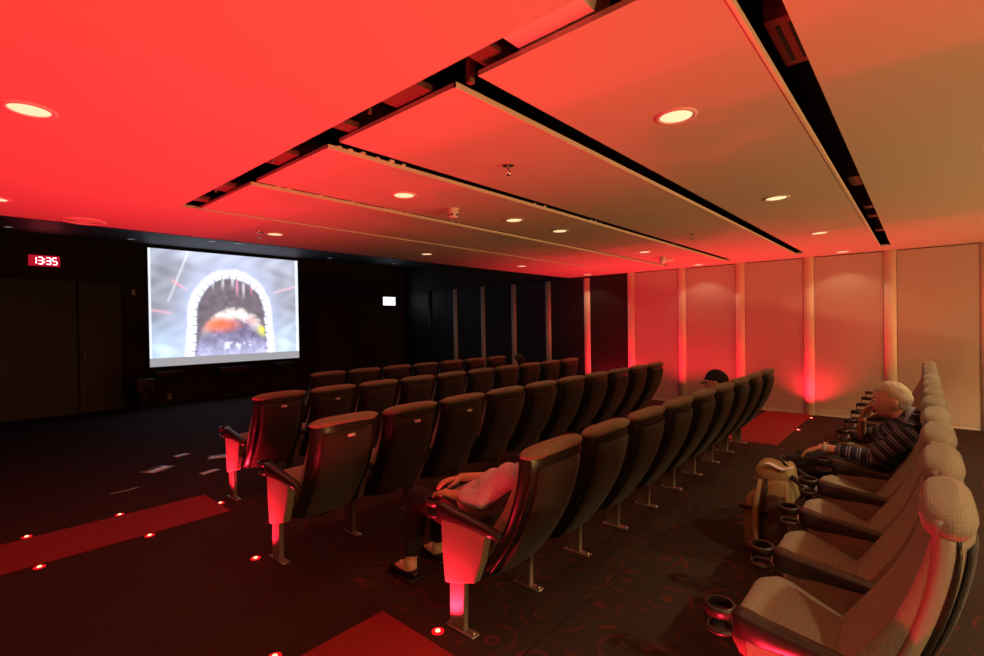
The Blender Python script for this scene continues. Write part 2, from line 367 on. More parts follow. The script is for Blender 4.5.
# ------------------------------------------------------------------ downlights, sprinklers and the like
def ceiling_fixtures():
    trim = MB().lathe([(.078, -.001), (.084, -.008), (.098, -.008), (.105, 0)], n=28).mesh('trim_ring', 'white_plastic')
    lens = MB().lathe([(.0005, -.003), (.045, -.003), (.079, -.002)], n=28, cap=True).mesh('lens', 'down_lens')
    pts = [(.30, 3.20), (.30, 5.55), (2.54, .95), (4.85, .95), (7.2, .95), (9.5, .95), (2.52, 3.16), (3.91, 3.13), (4.75, 3.13), (7.12, 3.17), (9.5, 3.17),
           (2.54, 5.52), (4.83, 5.55), (7.13, 5.55), (9.5, 5.55), (.3, .95), (.3, -1.4), (2.54, -1.4), (4.85, -1.4), (7.2, -1.4), (9.5, -1.4)]
    for i, (x, y) in enumerate(pts):
        if x < 1: lab, g = 'round downlight in the plain ceiling beside the long slot', 'downlights beside the long slot'
        elif y < 0: lab, g = 'round downlight over the row behind the striped-shirt man', 'downlights over the row behind'
        elif y < 1.2: lab, g = 'round downlight in the panel over the striped-shirt man\'s row', 'downlights over the last row'
        elif y < 4: lab, g = 'round downlight in the panel that also holds the smoke detector', 'downlights near the smoke detector'
        else: lab, g = 'round downlight in the panel next to the dark front ceiling', 'downlights by the front ceiling'
        k = sum(1 for p in pts if abs(p[1]-y) < .6 and p[0] > x) if x > 1 else sum(1 for p in pts if p[0] < 1 and p[1] > y)
        lab += (', %s from the wall' if x > 1 else ', %s from screen end') % ORD[k]
        t = thing('downlight', lab, 'downlight', (x, y, ZC), g)
        link('trim_ring', trim, t); link('lens', lens, t)
        spot('downlight_lamp', (0, 0, -.02), DOWN_W*(1.0 if y < 0 and x < 9 else .05), WARM, 114, .3, .05, t)
    # small spots in the dark front ceiling
    t2 = MB().lathe([(.05, -.001), (.056, -.012), (.075, -.010), (.078, 0)], n=20).mesh('trim_ring', 'steel')
    l2 = MB().lathe([(.0005, -.004), (.051, -.003)], n=20, cap=True).mesh('lens', 'front_lens')
    for k, (x, y) in enumerate([(8.85, 11.6), (7.8, 10.4), (6.9, 11.8), (4.26, 11.0), (3.78, 11.1), (2.56, 11.9), (.81, 11.9)]):
        t = thing('front_spotlight', 'small spotlight in the dark front ceiling, %s from the glowing exit sign' % ORD[k], 'spotlight', (x, y, ZH), 'spotlights over the screen')
        link('trim_ring', t2, t); link('lens', l2, t)
    t = thing('ceiling_diffuser', 'wide round air diffuser at the edge of the red ceiling above the clock', 'air vent', (.94, 6.08, ZC))
    MB().lathe([(.17, 0), (.165, -.014), (.135, -.018), (.13, -.004)], n=32).build('rim', 'white_plastic', t)
    for r in (.11, .08, .05): MB().lathe([(r, -.004), (r-.012, -.016), (r-.02, -.014), (r-.012, -.003)], n=28).build('ring', 'white_plastic', t)
    MB().lathe([(.0005, -.016), (.028, -.014), (.032, -.003)], n=20, cap=True).build('centre_cap', 'white_plastic', t)
    t = thing('smoke_detector', 'white cylindrical detector hanging under the ceiling panel', 'smoke detector', (3.13, 3.22, ZC))
    MB().lathe([(.055, 0), (.055, -.015), (.045, -.018)], n=24, cap=True).build('base', 'white_plastic', t)
    MB().lathe([(.045, -.018), (.047, -.075), (.040, -.085), (.0005, -.087)], n=24).build('body', 'white_plastic', t)
    for a in range(6):
        MB().box((-.012, .0455, -.07), (.012, .0485, -.055)).build('slit', 'black_plastic', t).rotation_euler = (0, 0, a*math.pi/3)
    for x, y, lab in [(2.53, 2.07, 'small chrome sprinkler head below the widest red-to-tan ceiling panel'), (6.1, 2.11, 'small chrome sprinkler head in the ceiling near the beige wall columns'), (2.36, 5.5, 'small chrome sprinkler head beside a downlight near the screen')]:
        t = thing('sprinkler', lab, 'sprinkler', (x, y, ZC))
        MB().lathe([(.042, 0), (.040, -.008), (.015, -.012)], n=20, cap=True).build('escutcheon', 'chrome', t)
        MB().tube([(0, 0, -.01), (0, 0, -.03)], .011).tube([(.008, 0, -.028), (.018, 0, -.045), (.004, 0, -.062)], .004).tube([(-.008, 0, -.028), (-.018, 0, -.045), (-.004, 0, -.062)], .004).build('frame', 'chrome', t)
        MB().lathe([(.0005, -.062), (.020, -.063), (.021, -.067), (.0005, -.068)], n=16).build('deflector', 'chrome', t)
    t = thing('ceiling_camera', 'white ball camera on a short arm under the ceiling by the columns', 'camera', (7.95, 3.22, ZC))
    MB().lathe([(.05, 0), (.048, -.02), (.02, -.025)], n=20, cap=True).build('mount', 'white_plastic', t)
    MB().lathe([(.0005, -.125), (.03, -.115), (.047, -.09), (.05, -.065), (.04, -.035), (.02, -.022)], (-.03, 0, 0), n=20).build('ball', 'white_plastic', t)
    MB().tube([(0, 0, -.05), (.16, -.06, -.045), (.21, -.08, -.045)], [.02, .018, .018]).build('arm', 'white_plastic', t)
    # vent boxes in the broad slot
    y0, y1 = K(1)-.125, K(1)-.002
    for x, wd in [(2.38, .44), (5.15, .34), (6.45, .16), (7.05, .16), (8.25, .18)]:
        t = thing('slot_vent', ('largest red-lit metal vent box, farthest from the wall in the broad black ceiling slot' if wd > .4 else 'red-lit metal vent box with slits, %s from the wall in the broad ceiling slot' % ORD[{5.15: 3, 6.45: 2, 7.05: 1, 8.25: 0}[x]]), 'vent', (x, (y0+y1)/2, ZC+.10), 'vents in the broad slot')
        MB().box((-wd/2, -.058, 0), (wd/2, .058, .12)).build('box', 'vent_red_lit', t, .003)
        for dy in (-.025, .02): MB().box((-wd*.38, dy-.008, -.003), (wd*.38, dy+.008, .004)).build('slit', 'black_plastic', t)
    # low lamps on the back wall behind the camera
    for k, x in enumerate((8.1, 5.7, 3.3, .9)):
        t = thing('wall_lamp', 'low amber lamp on the back wall, %s from the beige side wall' % ORD[k], 'lamp', (x, YB, .45), 'lamps on the back wall')
        MB().rbox((-.30, 0, -.09), (.30, .05, .09), .01).build('housing', 'steel', t)
        MB().box((-.27, .045, -.065), (.27, .053, .065)).build('diffuser', 'sconce_glass', t)
        l = bpy.data.lights.new('wall_lamp_light', 'AREA'); l.energy = LOW_W; l.color = AMBER; l.shape = 'RECTANGLE'; l.size = .54; l.size_y = .13
        o = link('wall_lamp_light', l, t, (0, .06, 0)); o.rotation_euler = (math.radians(90), 0, 0)
ceiling_fixtures()

# ------------------------------------------------------------------ screen wall
def screen_color(u, v, rnd):
    def sm(a, b, x):
        t = min(1, max(0, (x-a)/(b-a))); return t*t*(3-2*t)
    def mixc(c, d, t): return tuple(c[i]*(1-t)+d[i]*t for i in range(3))
    if v > .925: return (.32, .31, .33)
    c = (.36, .37, .45)
    c = mixc(c, (.55, .72, 1.0), sm(.45, .95, v)*(.35+.65*sm(.28, .0, abs(u-.10)))*.9)
    c = mixc(c, (.62, .78, 1.0), sm(.5, 1, v)*sm(.25, 0, abs(u-.9))*.8)
    c = mixc(c, (.62, .66, .85), sm(.16, .02, v)*.6)
    n = math.sin(u*31+math.sin(v*19)*2)*math.sin(v*23+u*9)
    c = tuple(x*(1+.18*n) for x in c)
    d1 = abs((u-.115)-(.42-v)*.28) if v < .45 else 1
    c = mixc(c, (.85, .88, .95), sm(.012, 0, d1)*.6)
    d2 = abs((v-.27)-(u-.14)*.9)
    if .13 < u < .22: c = mixc(c, (1, .35, .45), sm(.02, 0, d2)*.8)
    if u < .13: c = mixc(c, (1, .5, .6), sm(.02, 0, abs(v-.52-u*.2))*.6)
    if u > .8: c = mixc(c, (1, .55, .65), sm(.018, 0, abs(v-.3-(.9-u)*.4))*.6)
    # arch
    def vn(x, y):
        def h(i, j):
            q = math.sin(i*127.1+j*311.7)*43758.5453; return q-math.floor(q)
        i, j = math.floor(x), math.floor(y); fx, fy = x-i, y-j; fx = fx*fx*(3-2*fx); fy = fy*fy*(3-2*fy)
        return (h(i, j)*(1-fx)+h(i+1, j)*fx)*(1-fy)+(h(i, j+1)*(1-fx)+h(i+1, j+1)*fx)*fy
    nz = .6*vn(u*26, v*20)+.4*vn(u*60, v*46)
    c = tuple(q*(.75+.5*vn(u*9, v*7)) for q in c)
    cx, cy = .505, .56
    hw = .282+.05*max(0, v-cy)
    dx = (u-cx)/hw; dy = (v-cy)/.42 if v < cy else 0
    rr = math.hypot(dx, dy) if v < cy else abs(dx)
    inn = .79; rw = rr+.05*(nz-.5)
    band = sm(inn, inn+.06, rw)*sm(1.05, .93, rw)
    c = mixc(c, (.60, .68, .95), sm(1.5, .95, rr)*.65)
    inner = sm(inn+.05, inn-.02, rw)
    c = mixc(c, tuple(q*(.7+.6*nz) for q in (.20, .16, .19)), inner)
    if rr < .9:
        for x0, l, cc in ((.38, .36, (.8, .85, .9)), (.445, .36, (.85, .85, .9)), (.51, .34, (.9, .9, .95)), (.54, .42, (.9, .35, .6)), (.585, .43, (.8, .7, .8)), (.64, .40, (.9, .3, .5))):
            c = mixc(c, cc, sm(.014, .004, abs(u-x0))*sm(l, l-.12, v)*.75*inner)
        r2 = math.hypot((u-.52)/.26, (v-.95)/.45)
        dc = mixc((.22, .19, .32), (.60, .60, .92), sm(.72, .92, v)*.8)
        dc = tuple(q*(.55+.9*nz) for q in dc)
        dc = mixc(dc, (1.05, .98, .95), sm(.66, .90, r2+.25*(nz-.5))*sm(.80, .55, v))
        dc = mixc(dc, (1, .22, .10), sm(.17, .02, math.hypot((u-.41)*.8, (v-.645)*1.6))*.9)
        dc = mixc(dc, (.85, .85, .12), sm(.065, .01, math.hypot(u-.725, (v-.70)*.7)))
        dc = mixc(dc, (.8, .25, .3), sm(.07, 0, math.hypot(u-.64, v-.61))*.6)
        if .81 < v < .88 and abs(u-.54) < .09 and nz > .5: dc = mixc(dc, (1, 1, 1), .6)
        c = mixc(c, dc, sm(1.05, .90, r2+.15*(nz-.5))*inner)
    c = mixc(c, (1.15, 1.18, 1.28), band)
    ang = math.atan2((cy-v)*.77, u-cx) if v < cy else 0
    tick = abs(((ang*5.2) % 1)-.5) if v < cy else abs((v*13) % 1-.5)
    if inn-.04 < rr < .95: c = mixc(c, (.20, .18, .27), sm(.13, .04, tick)*sm(.96, .86, rr)*.8)
    if u > .975 or u < .012: c = mixc(c, (.9, .95, 1), .7)
    return c
def front_wall_things():
    rnd = random.Random(3)
    x0, x1, z0, z1 = 2.955, 6.285, .835, 3.395; y = YF-.06
    t = thing('projection_screen', 'large bright projection screen showing a toothed white arch on the dark wall', 'screen', ((x0+x1)/2, YF, z0))
    W, Hh = x1-x0, z1-z0
    MB().box((-W/2-.03, -.055, -.03), (W/2+.03, -.0, Hh+.03)).build('frame', 'black_plastic', t)
    nu, nv = 190, 146
    vs = []; cols = []
    for j in range(nv+1):
        for i in range(nu+1):
            u, v = i/nu, j/nv
            vs.append((-W/2+u*W, -.0605, Hh*(1-v))); cols.append(screen_color(u, v, rnd))
    fs = [(j*(nu+1)+i, (j+1)*(nu+1)+i, (j+1)*(nu+1)+i+1, j*(nu+1)+i+1) for j in range(nv) for i in range(nu)]
    me = bpy.data.meshes.new('picture'); me.from_pydata(vs, [], fs)
    a = me.color_attributes.new('col', 'FLOAT_COLOR', 'POINT')
    a.data.foreach_set('color', [q for c in cols for q in (*c, 1)])
    me.materials.append(MATS['screen_image']); link('picture', me, t)
    # digital clock
    t = thing('digital_clock', 'red glowing digital clock on the dark wall above the doors', 'clock', (1.32, YF, 2.97))
    MB().rbox((-.22, -.05, -.10), (.22, -.02, .10), .008).build('case', 'clock_halo', t)
    segs = {'1': 'bc', '3': 'abgcd', '5': 'afgcd'}
    wd, hg, th = .062, .125, .014
    def seg(mb, x, s):
        z = {'a': hg/2, 'g': 0, 'd': -hg/2}
        if s in z: mb.box((x-wd/2+.004, -.056, z[s]-th/2), (x+wd/2-.004, -.048, z[s]+th/2))
        else:
            sx = x+(wd/2 if s in 'bc' else -wd/2); zc = hg/4*(1 if s in 'bf' else -1)
            mb.box((sx-th/2, -.056, zc-hg/4+.006), (sx+th/2, -.048, zc+hg/4-.006))
    for ch, x in zip('1335', (-.145, -.055, .055, .145)):
        mb = MB()
        for s in segs[ch]: seg(mb, x, s)
        mb.build('digit', 'clock_red', t)
    MB().box((-.008, -.056, .02), (.008, -.048, .036)).box((-.008, -.056, -.036), (.008, -.048, -.02)).build('colon', 'clock_red', t)
    l = bpy.data.lights.new('clock_glow', 'AREA'); l.energy = 1.2; l.color = (1, .03, .06); l.shape = 'RECTANGLE'; l.size = .38; l.size_y = .16
    o = link('clock_glow', l, t, (0, -.06, 0)); o.rotation_euler = (math.radians(-90), 0, 0)
    # exit sign
    t = thing('exit_sign', 'white glowing sign box mounted over the dark doorway', 'sign', (9.19, YF-.05, 2.40))
    MB().rbox((-.24, -.06, -.14), (.24, .0, .14), .008).build('case', 'white_plastic', t)
    MB().box((-.225, -.064, -.125), (.225, -.058, .125)).build('lit_face', 'exit_white', t)
    MB().box((-.03, -.03, .14), (.03, .05, .155)).build('bracket', 'steel', t)
    l = bpy.data.lights.new('sign_glow', 'AREA'); l.energy = 1.5; l.color = (.7, .85, 1); l.shape = 'RECTANGLE'; l.size = .45; l.size_y = .25
    o = link('sign_glow', l, t, (0, -.07, 0)); o.rotation_euler = (math.radians(-90), 0, 0)
    # loudspeakers
    def speaker(name, lab, loc, a, b, drivers):
        t = thing(name, lab, 'speaker', loc)
        MB().rbox(a, b, .008).build('cabinet', 'black_plastic', t)
        for x, z, r in drivers:
            mb = MB().lathe([(r, 0), (r*.95, -.006), (r*.8, -.004), (r*.3, .012), (.0005, .004)], n=20)
            o = mb.build('driver', 'shell', t); o.rotation_euler = (math.radians(-90), 0, 0); o.location = (x, a[1]-.001, z); o.scale = (1, 1, -1)
        MB().box((-.03, a[1]-.003, a[2]+.02 if b[2]-a[2] < .4 else .28), (.03, a[1], a[2]+.034 if b[2]-a[2] < .4 else .295)).build('badge', 'plate', t)
    speaker('floor_speaker', 'black floor-standing loudspeaker left of the screen', (2.78, YF-.3, 0), (-.15, -.17, 0), (.15, .17, .62), [(0, .46, .10), (0, .16, .11)])
    speaker('bracket_speaker', 'small black loudspeaker under the left corner of the screen', (3.28, YF, .66), (-.26, -.2, -.07), (.26, 0, .07), [(-.15, 0, .05), (.15, 0, .05)])
    speaker('bracket_speaker', 'wide black loudspeaker under the middle of the screen', (4.6, YF, .63), (-.33, -.2, -.1), (.33, 0, .1), [(-.2, .0, .075), (.2, .0, .075)])
    speaker('bracket_speaker', 'small black loudspeaker under the right corner of the screen', (5.85, YF, .68), (-.26, -.2, -.07), (.26, 0, .07), [(-.15, 0, .05), (.15, 0, .05)])
    t = thing('wall_switch', 'small pale switch on the dark wall beside the screen', 'switch', (2.70, YF, 2.43))
    MB().rbox((-.035, -.014, -.06), (.035, 0, .06), .004).build('plate', 'back_wall', t); MB().rbox((-.012, -.02, -.02), (.012, -.012, .02), .003).build('rocker', 'white_plastic', t)
    t = thing('wall_socket', 'small yellowish socket low on the wall beside the floor speaker', 'socket', (3.32, YF, .16))
    MB().rbox((-.04, -.014, -.06), (.04, 0, .06), .004).build('plate', 'column_cream', t); MB().box((-.015, -.016, -.015), (.015, -.013, .015)).build('outlet', 'black_plastic', t)
    # papers on the floor
    for x, y, a, sx, sy, lab in [(1.66, 6.75, .5, .30, .21, 'largest white paper sheet lying on the dark floor'), (2.05, 7.25, .2, .18, .12, 'small white paper on the dark floor farthest toward the screen'),
                                 (2.36, 6.77, -.4, .28, .20, 'white paper sheet half hidden behind the aisle chair arm'), (2.02, 6.15, .3, .21, .10, 'narrow white leaflet on the floor before the front rows'), (1.22, 6.12, .1, .24, .02, 'thin white paper strip on the dark aisle floor')]:
        m = MB(); n = 6
        A = [[(-sx/2+sx*i/n, -sy/2+sy*j/2, .003+.003*math.sin(i*.7+x)**2) for j in range(3)] for i in range(n+1)]
        B = [[(p[0], p[1], p[2]-.0025) for p in r] for r in A]
        o = m.slab(A, B).build('paper_sheet', 'paper'); o.location = (x, y, .002); o.rotation_euler = (0, 0, a); tag(o, lab, 'paper', 'papers on the floor')
front_wall_things()

# ------------------------------------------------------------------ cinema chairs
CW = .585
PART = {}
def chair_parts():
    cx = CW/2
    shell = catmull([(-.505, 1.015), (-.515, .93), (-.490, .80), (-.44, .655), (-.345, .48), (-.235, .33), (-.165, .265)], 17)
    front = catmull([(-.425, 1.0), (-.415, .93), (-.375, .81), (-.315, .69), (-.235, .58), (-.16, .48), (-.10, .40)], 17)
    def half(t): return .264-.006*(1-t)-.020*max(0, (t-.5)/.5)-.060*max(0, (t-.82)/.18)**2
    def grid(prof, off, um, wrap, t0=0, t1=1, C=13, R=17, shrink=0):
        g = []
        for i in range(R):
            t = t0+(t1-t0)*i/(R-1); k = t*(len(prof)-1); a = int(min(k, len(prof)-2)); p = prof[a].lerp(prof[a+1], k-a)
            row = []
            for j in range(C):
                u = (-1+2*j/(C-1))*um
                row.append((cx+u*(half(t)-shrink), p.x+off+wrap*abs(u)**3.5, p.y+ (-.012*abs(u)**6 if i == 0 else (.05*abs(u)**3 if t > .95 else 0))))
            g.append(row)
        return g
    A = grid(shell, 0, 1, .075); B = grid(shell, .022, 1, .075, shrink=.008)
    PART['shell'] = MB().slab(A, B).mesh('back_shell', 'shell')
    PART['shell_tan'] = MB().slab(A, B).mesh('back_shell', 'shell_tan')
    PART['panel'] = MB().slab(grid(shell, -.007, .70, .05, .17, .90, C=9, R=13), grid(shell, .004, .74, .05, .155, .92, C=9, R=13)).mesh('back_panel', 'back_fabric')
    for sg in (-1, 1):
        rib = MB(); pts = []
        for i in range(12):
            t = .10+.82*i/11; k = t*16; a = int(k); p = shell[a].lerp(shell[min(a+1, 16)], k-a)
            pts.append((cx+sg*.86*half(t), p.x+.075*.86**3.5-.002, p.y))
        rib.tube(pts, [.004+.007*math.sin(math.pi*min(1, (i+1)/12)) for i in range(12)], 8)
        PART['rib%d' % sg] = rib.mesh('back_rib', 'shell')
    PART['cushion'] = MB().slab(grid(shell, .020, .97, .068, .02, .97), grid(front, .0, .93, .012, .02, .97)).mesh('back_cushion', 'upholstery')
    # headrest roll, fatter in the middle
    for hn, ry, rz, zc in (('head', .064, .038, .998), ('head_big', .068, .049, .985)):
      rings = []
      for i in range(15):
        u = -1+2*i/14; s = (1-abs(u)**5)**.5 if abs(u) < 1 else .02
        s = max(s, .25); sc = .86+.14*math.cos(u*1.3)
        ring = []
        for k in range(16):
            a = 2*math.pi*k/16
            ring.append((cx+u*.266, -.452+ry*s*sc*math.cos(a), zc+rz*s*sc*math.sin(a)-.004*math.cos(a)))
        rings.append(ring)
      PART[hn] = MB().loft(rings).mesh('headrest', 'upholstery')
    PART['plate'] = MB().rbox((cx-.028, -.535, .892), (cx+.028, -.520, .912), .003, 1).mesh('number_plate', 'plate')
    # seat cushion (section in y,z), flat; rotated copy for the tipped seats
    def seat(angle, name, m, sec, x0, x1):
        rings = []; n = 11
        ca, sa = math.cos(angle), math.sin(angle)
        cy_ = sum(p[0] for p in sec)/len(sec); cz_ = sum(p[1] for p in sec)/len(sec)
        for i in range(n):
            u = -1+2*i/(n-1); s = .80 if abs(u) > .99 else (.95 if abs(u) > .75 else 1)
            ring = []
            for (y, z) in sec:
                y2 = cy_+(y-cy_)*s; z2 = cz_+(z-cz_)*s
                dy, dz = y2+.20, z2-.42
                ring.append((x0+(x1-x0)*(u+1)/2, -.20+dy*ca-dz*sa, .42+dy*sa+dz*ca))
            rings.append(ring)
        return MB().loft(rings).mesh(name, m)
    sec = [(-.22, .37), (-.22, .455), (-.12, .462), (0, .472), (.09, .482), (.15, .472), (.185, .44), (.185, .40), (.15, .37), (.05, .355), (-.1, .355)]
    pan = [(-.21, .345), (-.21, .37), (.13, .37), (.165, .395), (.172, .385), (.13, .345), (-.05, .325)]
    ang = math.radians(19)
    for nm, a in (('up', ang), ('flat', 0)):
        PART['seat_'+nm] = seat(a, 'seat_cushion', 'upholstery', sec, .045, CW-.045)
        PART['pan_'+nm] = seat(a, 'seat_pan', 'shell', pan, .06, CW-.06)
    # armrest with cup holder
    def arm_mesh():
        mb = MB(); secs = [(-.33, .560, .598, .020), (-.26, .566, .610, .025), (-.16, .572, .625, .028), (-.06, .572, .638, .030), (.03, .568, .650, .032), (.085, .575, .662, .034), (.118, .600, .664, .030)]
        rings = []
        for y, a, b, h in secs:
            rings.append([(-h, y, a+.012), (-h*.7, y, a), (h*.7, y, a), (h, y, a+.012), (h, y, b-.008), (h*.8, y, b), (-h*.8, y, b), (-h, y, b-.008)])
        mb.loft(rings)
        c = (0, .168, 0); n = 28
        mb.lathe([(.041, .664), (.049, .664), (.051, .655), (.049, .632), (.042, .632), (.041, .664)], c, n=n)
        mb.lathe([(.036, .572), (.046, .572), (.048, .580), (.046, .588), (.036, .588), (.036, .572)], c, n=n)
        mb.lathe([(.0005, .572), (.039, .573), (.039, .577), (.0005, .576)], c, n=n)
        for a in (90,):
            x, y =   .046*math.cos(math.radians(a)), .168+.046*math.sin(math.radians(a))
            mb.box((x-.008, y-.004, .575), (x+.008, y+.004, .64))
        mb.box((-.02, .085, .574), (.02, .125, .592))
        return mb.mesh('armrest', 'arm_black')
    PART['arm'] = arm_mesh()
    panel = [(.085, .60), (.078, .42), (.060, .235), (-.02, .250), (-.165, .300), (-.215, .42), (-.255, .575)]
    PART['side'] = MB().prism(panel, 0, -.026, .026).mesh('side_panel', 'upholstery', .008)
    PART['post'] = MB().prism([(.030, 0.0), (.030, .26), (-.085, .29), (-.075, 0.0)], 0, -.018, .018).mesh('leg', 'leg_paint', .006)
    foot = MB().rbox((-.028, -.15, 0), (.028, .06, .010), .004)
    for y in (.045, -.13): foot.lathe([(.010, .008), (.010, .020), (.0005, .022)], (0, y, 0), n=10)
    PART['foot'] = foot.mesh('foot_plate', 'steel')
    PART['bracket'] = MB().rbox((.035, -.17, .325), (CW-.035, -.13, .355), .008).mesh('seat_beam', 'arm_black')
    PART['hinge'] = MB().lathe([(.0005, -.03), (.022, -.028), (.024, 0), (.024, .03), (.0005, .032)], n=14).mesh('hinge', 'steel')
chair_parts()
def side_set(t, x):
    link('armrest', PART['arm'], t, (x, 0, 0)); link('side_panel', PART['side'], t, (x, 0, 0))
    lg = link('leg', PART['post'], t, (x, 0, 0)); link('foot_plate', PART['foot'], lg)
def chair(x, y, label, group, last=False, occupied=False, tan=False, w=CW, plate=True, tall=1.0):
    t = thing('cinema_chair', label, 'chair', (x, y, 0), group)
    k = 'flat' if occupied else 'up'
    sx = w/CW
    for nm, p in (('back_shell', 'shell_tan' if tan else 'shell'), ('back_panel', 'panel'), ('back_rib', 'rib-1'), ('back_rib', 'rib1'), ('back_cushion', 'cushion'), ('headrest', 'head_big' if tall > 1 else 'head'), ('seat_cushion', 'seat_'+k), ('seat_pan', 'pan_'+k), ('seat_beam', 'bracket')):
        o = link(nm, PART[p], t)
        sz = tall if nm.startswith('back') or nm == 'headrest' else 1
        o.scale = (sx, 1, sz); o.location.z = .5*(1-sz)
        if sz > 1: o.location.y = .03
        if nm == 'back_shell' and plate: link('number_plate', PART['plate'], o)
    side_set(t, 0)
    if last: side_set(t, w)
    return t
YM, Y0, Y1, Y2, Y3, Y4 = -1.18, .37, 1.92, 3.48, 5.06, 6.56
def chairs():
    for i in range(10):
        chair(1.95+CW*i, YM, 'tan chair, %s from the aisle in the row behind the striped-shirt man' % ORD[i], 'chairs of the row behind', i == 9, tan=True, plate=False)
    for i in range(11):
        if i == 4: lab = 'cinema chair with the striped-shirt man sitting in it'
        elif i == 0: lab = 'tan fabric end chair with a cup holder arm in the row of the striped-shirt man'
        elif i < 4: lab = 'empty tan chair, %s from the striped-shirt man toward the row\'s open end' % ORD[3-i]
        else: lab = 'empty tan chair, %s beyond the striped-shirt man toward the beige wall' % ORD[i-5]
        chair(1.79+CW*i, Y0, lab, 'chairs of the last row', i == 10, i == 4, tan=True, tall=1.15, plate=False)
    for i in range(9):
        if i == 0: lab = 'aisle-end cinema chair with the lilac-shirted sitter slouched in it'
        elif i == 6: lab = 'cinema chair with the black cap showing over its headrest'
        elif i < 6: lab = 'dark-backed chair, %s beside the lilac-shirted sitter toward the black cap' % ORD[i-1]
        else: lab = 'dark-backed chair, %s past the black cap toward the red strip by the wall' % ORD[i-7]
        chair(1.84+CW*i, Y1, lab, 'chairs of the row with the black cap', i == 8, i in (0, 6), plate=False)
    for i in range(10):
        lab = 'aisle-end chair with a warmly lit back and number plate, red-lit side panel' if i == 0 else 'dark-backed chair, %s from the aisle in the row before the lilac-shirted sitter' % ORD[i]
        chair(1.57+CW*i, Y2, lab, 'chairs of the row before the lilac shirt', i == 9, plate=i < 3)
    for i in range(10):
        lab = 'aisle-end chair at the tip of the long red carpet strip' if i == 0 else ('dim cinema chair with a dark-haired head above its back' if i == 7 else 'dim chair, %s in the row starting at the long red carpet strip' % ORD[i])
        chair(1.86+.566*i, Y3, lab, 'chairs of the row at the long red strip', i == 9, i == 7, w=.566, plate=i < 2)
    for i in range(7):
        chair(3.22+CW*i, Y4, 'dim chair, %s from the aisle in the short front row' % ORD[i], 'chairs of the front row', i == 6, plate=False)
chairs()

# ------------------------------------------------------------------ organic shapes: people
def capsule(mb, p0, r0, p1, r1, n=12, flat=1.0, axis=None):
    p0, p1 = Vector(p0), Vector(p1); t = (p1-p0); L = t.length; t = t.normalized() if L > 1e-6 else Vector((0, 0, 1))
    u = t.orthogonal().normalized() if axis is None else (Vector(axis)-t*Vector(axis).dot(t)).normalized()
    v = t.cross(u); rings = []
    prof = [(-math.sin(a)*r0, math.cos(a)*r0, 0) for a in (1.45, 1.0, .5)]+[(0, r0, 0), (0, r1, 1)]+[(math.sin(a)*r1, math.cos(a)*r1, 1) for a in (.5, 1.0, 1.45)]
    for d, r, e in prof:
        c = (p1 if e else p0)+t*d
        rings.append([c+u*math.cos(2*math.pi*k/n)*r+v*math.sin(2*math.pi*k/n)*r*flat for k in range(n)])
    mb.loft(rings)
def ellipsoid(mb, c, r, rot=None, n=16, m=10):
    rings = []
    for i in range(m+1):
        a = -math.pi/2+math.pi*(i if 0 < i < m else (.08 if i == 0 else m-.08))/m
        ring = []
        for k in range(n):
            b = 2*math.pi*k/n; p = Vector((r[0]*math.cos(a)*math.cos(b), r[1]*math.cos(a)*math.sin(b), r[2]*math.sin(a)))
            if rot: p = rot @ p
            ring.append(Vector(c)+p)
        rings.append(ring)
    mb.loft(rings)
def organic(name, mb, m, parent, voxel=.012, smooth=4, bones=None):
    me = mb.mesh(name+'_raw', m); o = bpy.data.objects.new(name, me); COL.objects.link(o)
    r = o.modifiers.new('r', 'REMESH'); r.mode = 'VOXEL'; r.voxel_size = voxel; r.use_smooth_shade = True
    s = o.modifiers.new('s', 'SMOOTH'); s.factor = .5; s.iterations = smooth
    dg = bpy.context.evaluated_depsgraph_get(); dg.update()
    new = bpy.data.meshes.new_from_object(o.evaluated_get(dg)); new.name = name
    bpy.data.objects.remove(o); bpy.data.meshes.remove(me)
    if not new.materials: new.materials.append(MATS[m])
    new.polygons.foreach_set('use_smooth', [True]*len(new.polygons))
    if bones:
        a = new.attributes.new('stripe', 'FLOAT', 'POINT'); vals = []
        B = [(Vector(p), Vector(q), off, rr) for p, q, off, rr in bones]
        for v in new.vertices:
            best = None
            for p, q, off, rr in B:
                d = q-p; L = d.length; t = max(0, min(1, (v.co-p).dot(d)/L/L)); dist = (v.co-p-d*t).length/rr
                if best is None or dist < best[0]: best = (dist, off+(v.co-p).dot(d)/L)
            vals.append(best[1])
        a.data.foreach_set('value', vals)
    return link(name, new, parent)
def hand(mb, w, d, n, curl=.5, side=1, s=1.0, spread=.12, thumb_curl=.3):
    """palm and five fingers: w wrist, d finger direction, n palm normal, side=+1 thumb on d x n side"""
    w, d, n = Vector(w), Vector(d).normalized(), Vector(n); n = (n-d*n.dot(d)).normalized(); sd = d.cross(n)*side
    base = [.030, .010, -.010, -.029]; ln = [.072, .080, .074, .058]
    for i in range(4):
        k = w+d*.088*s+sd*base[i]*s
        capsule(mb, w+d*.012*s+sd*base[i]*.6*s, .014*s, k, .0125*s)
        dd = (d+sd*spread*(1.5-i)*.5).normalized(); p = k; a = curl*.5
        for j, fr in enumerate((.44, .32, .24)):
            dirn = dd*math.cos(a)+n*math.sin(a); q = p+dirn*ln[i]*fr*s
            capsule(mb, p, (.0105-.001*j)*s, q, (.0098-.001*j)*s, 10); p = q; a += curl*.75
    p = w+d*.022*s+sd*.026*s; dirs = [(d*.55+sd*.75+n*.25), (d*.85+sd*.35+n*.3*thumb_curl*3), (d*.95+n*.35*thumb_curl*3)]
    for j, (v, l) in enumerate(zip(dirs, (.040, .032, .026))):
        q = p+v.normalized()*l*s; capsule(mb, p, (.0145-.002*j)*s, q, (.0125-.002*j)*s, 10); p = q
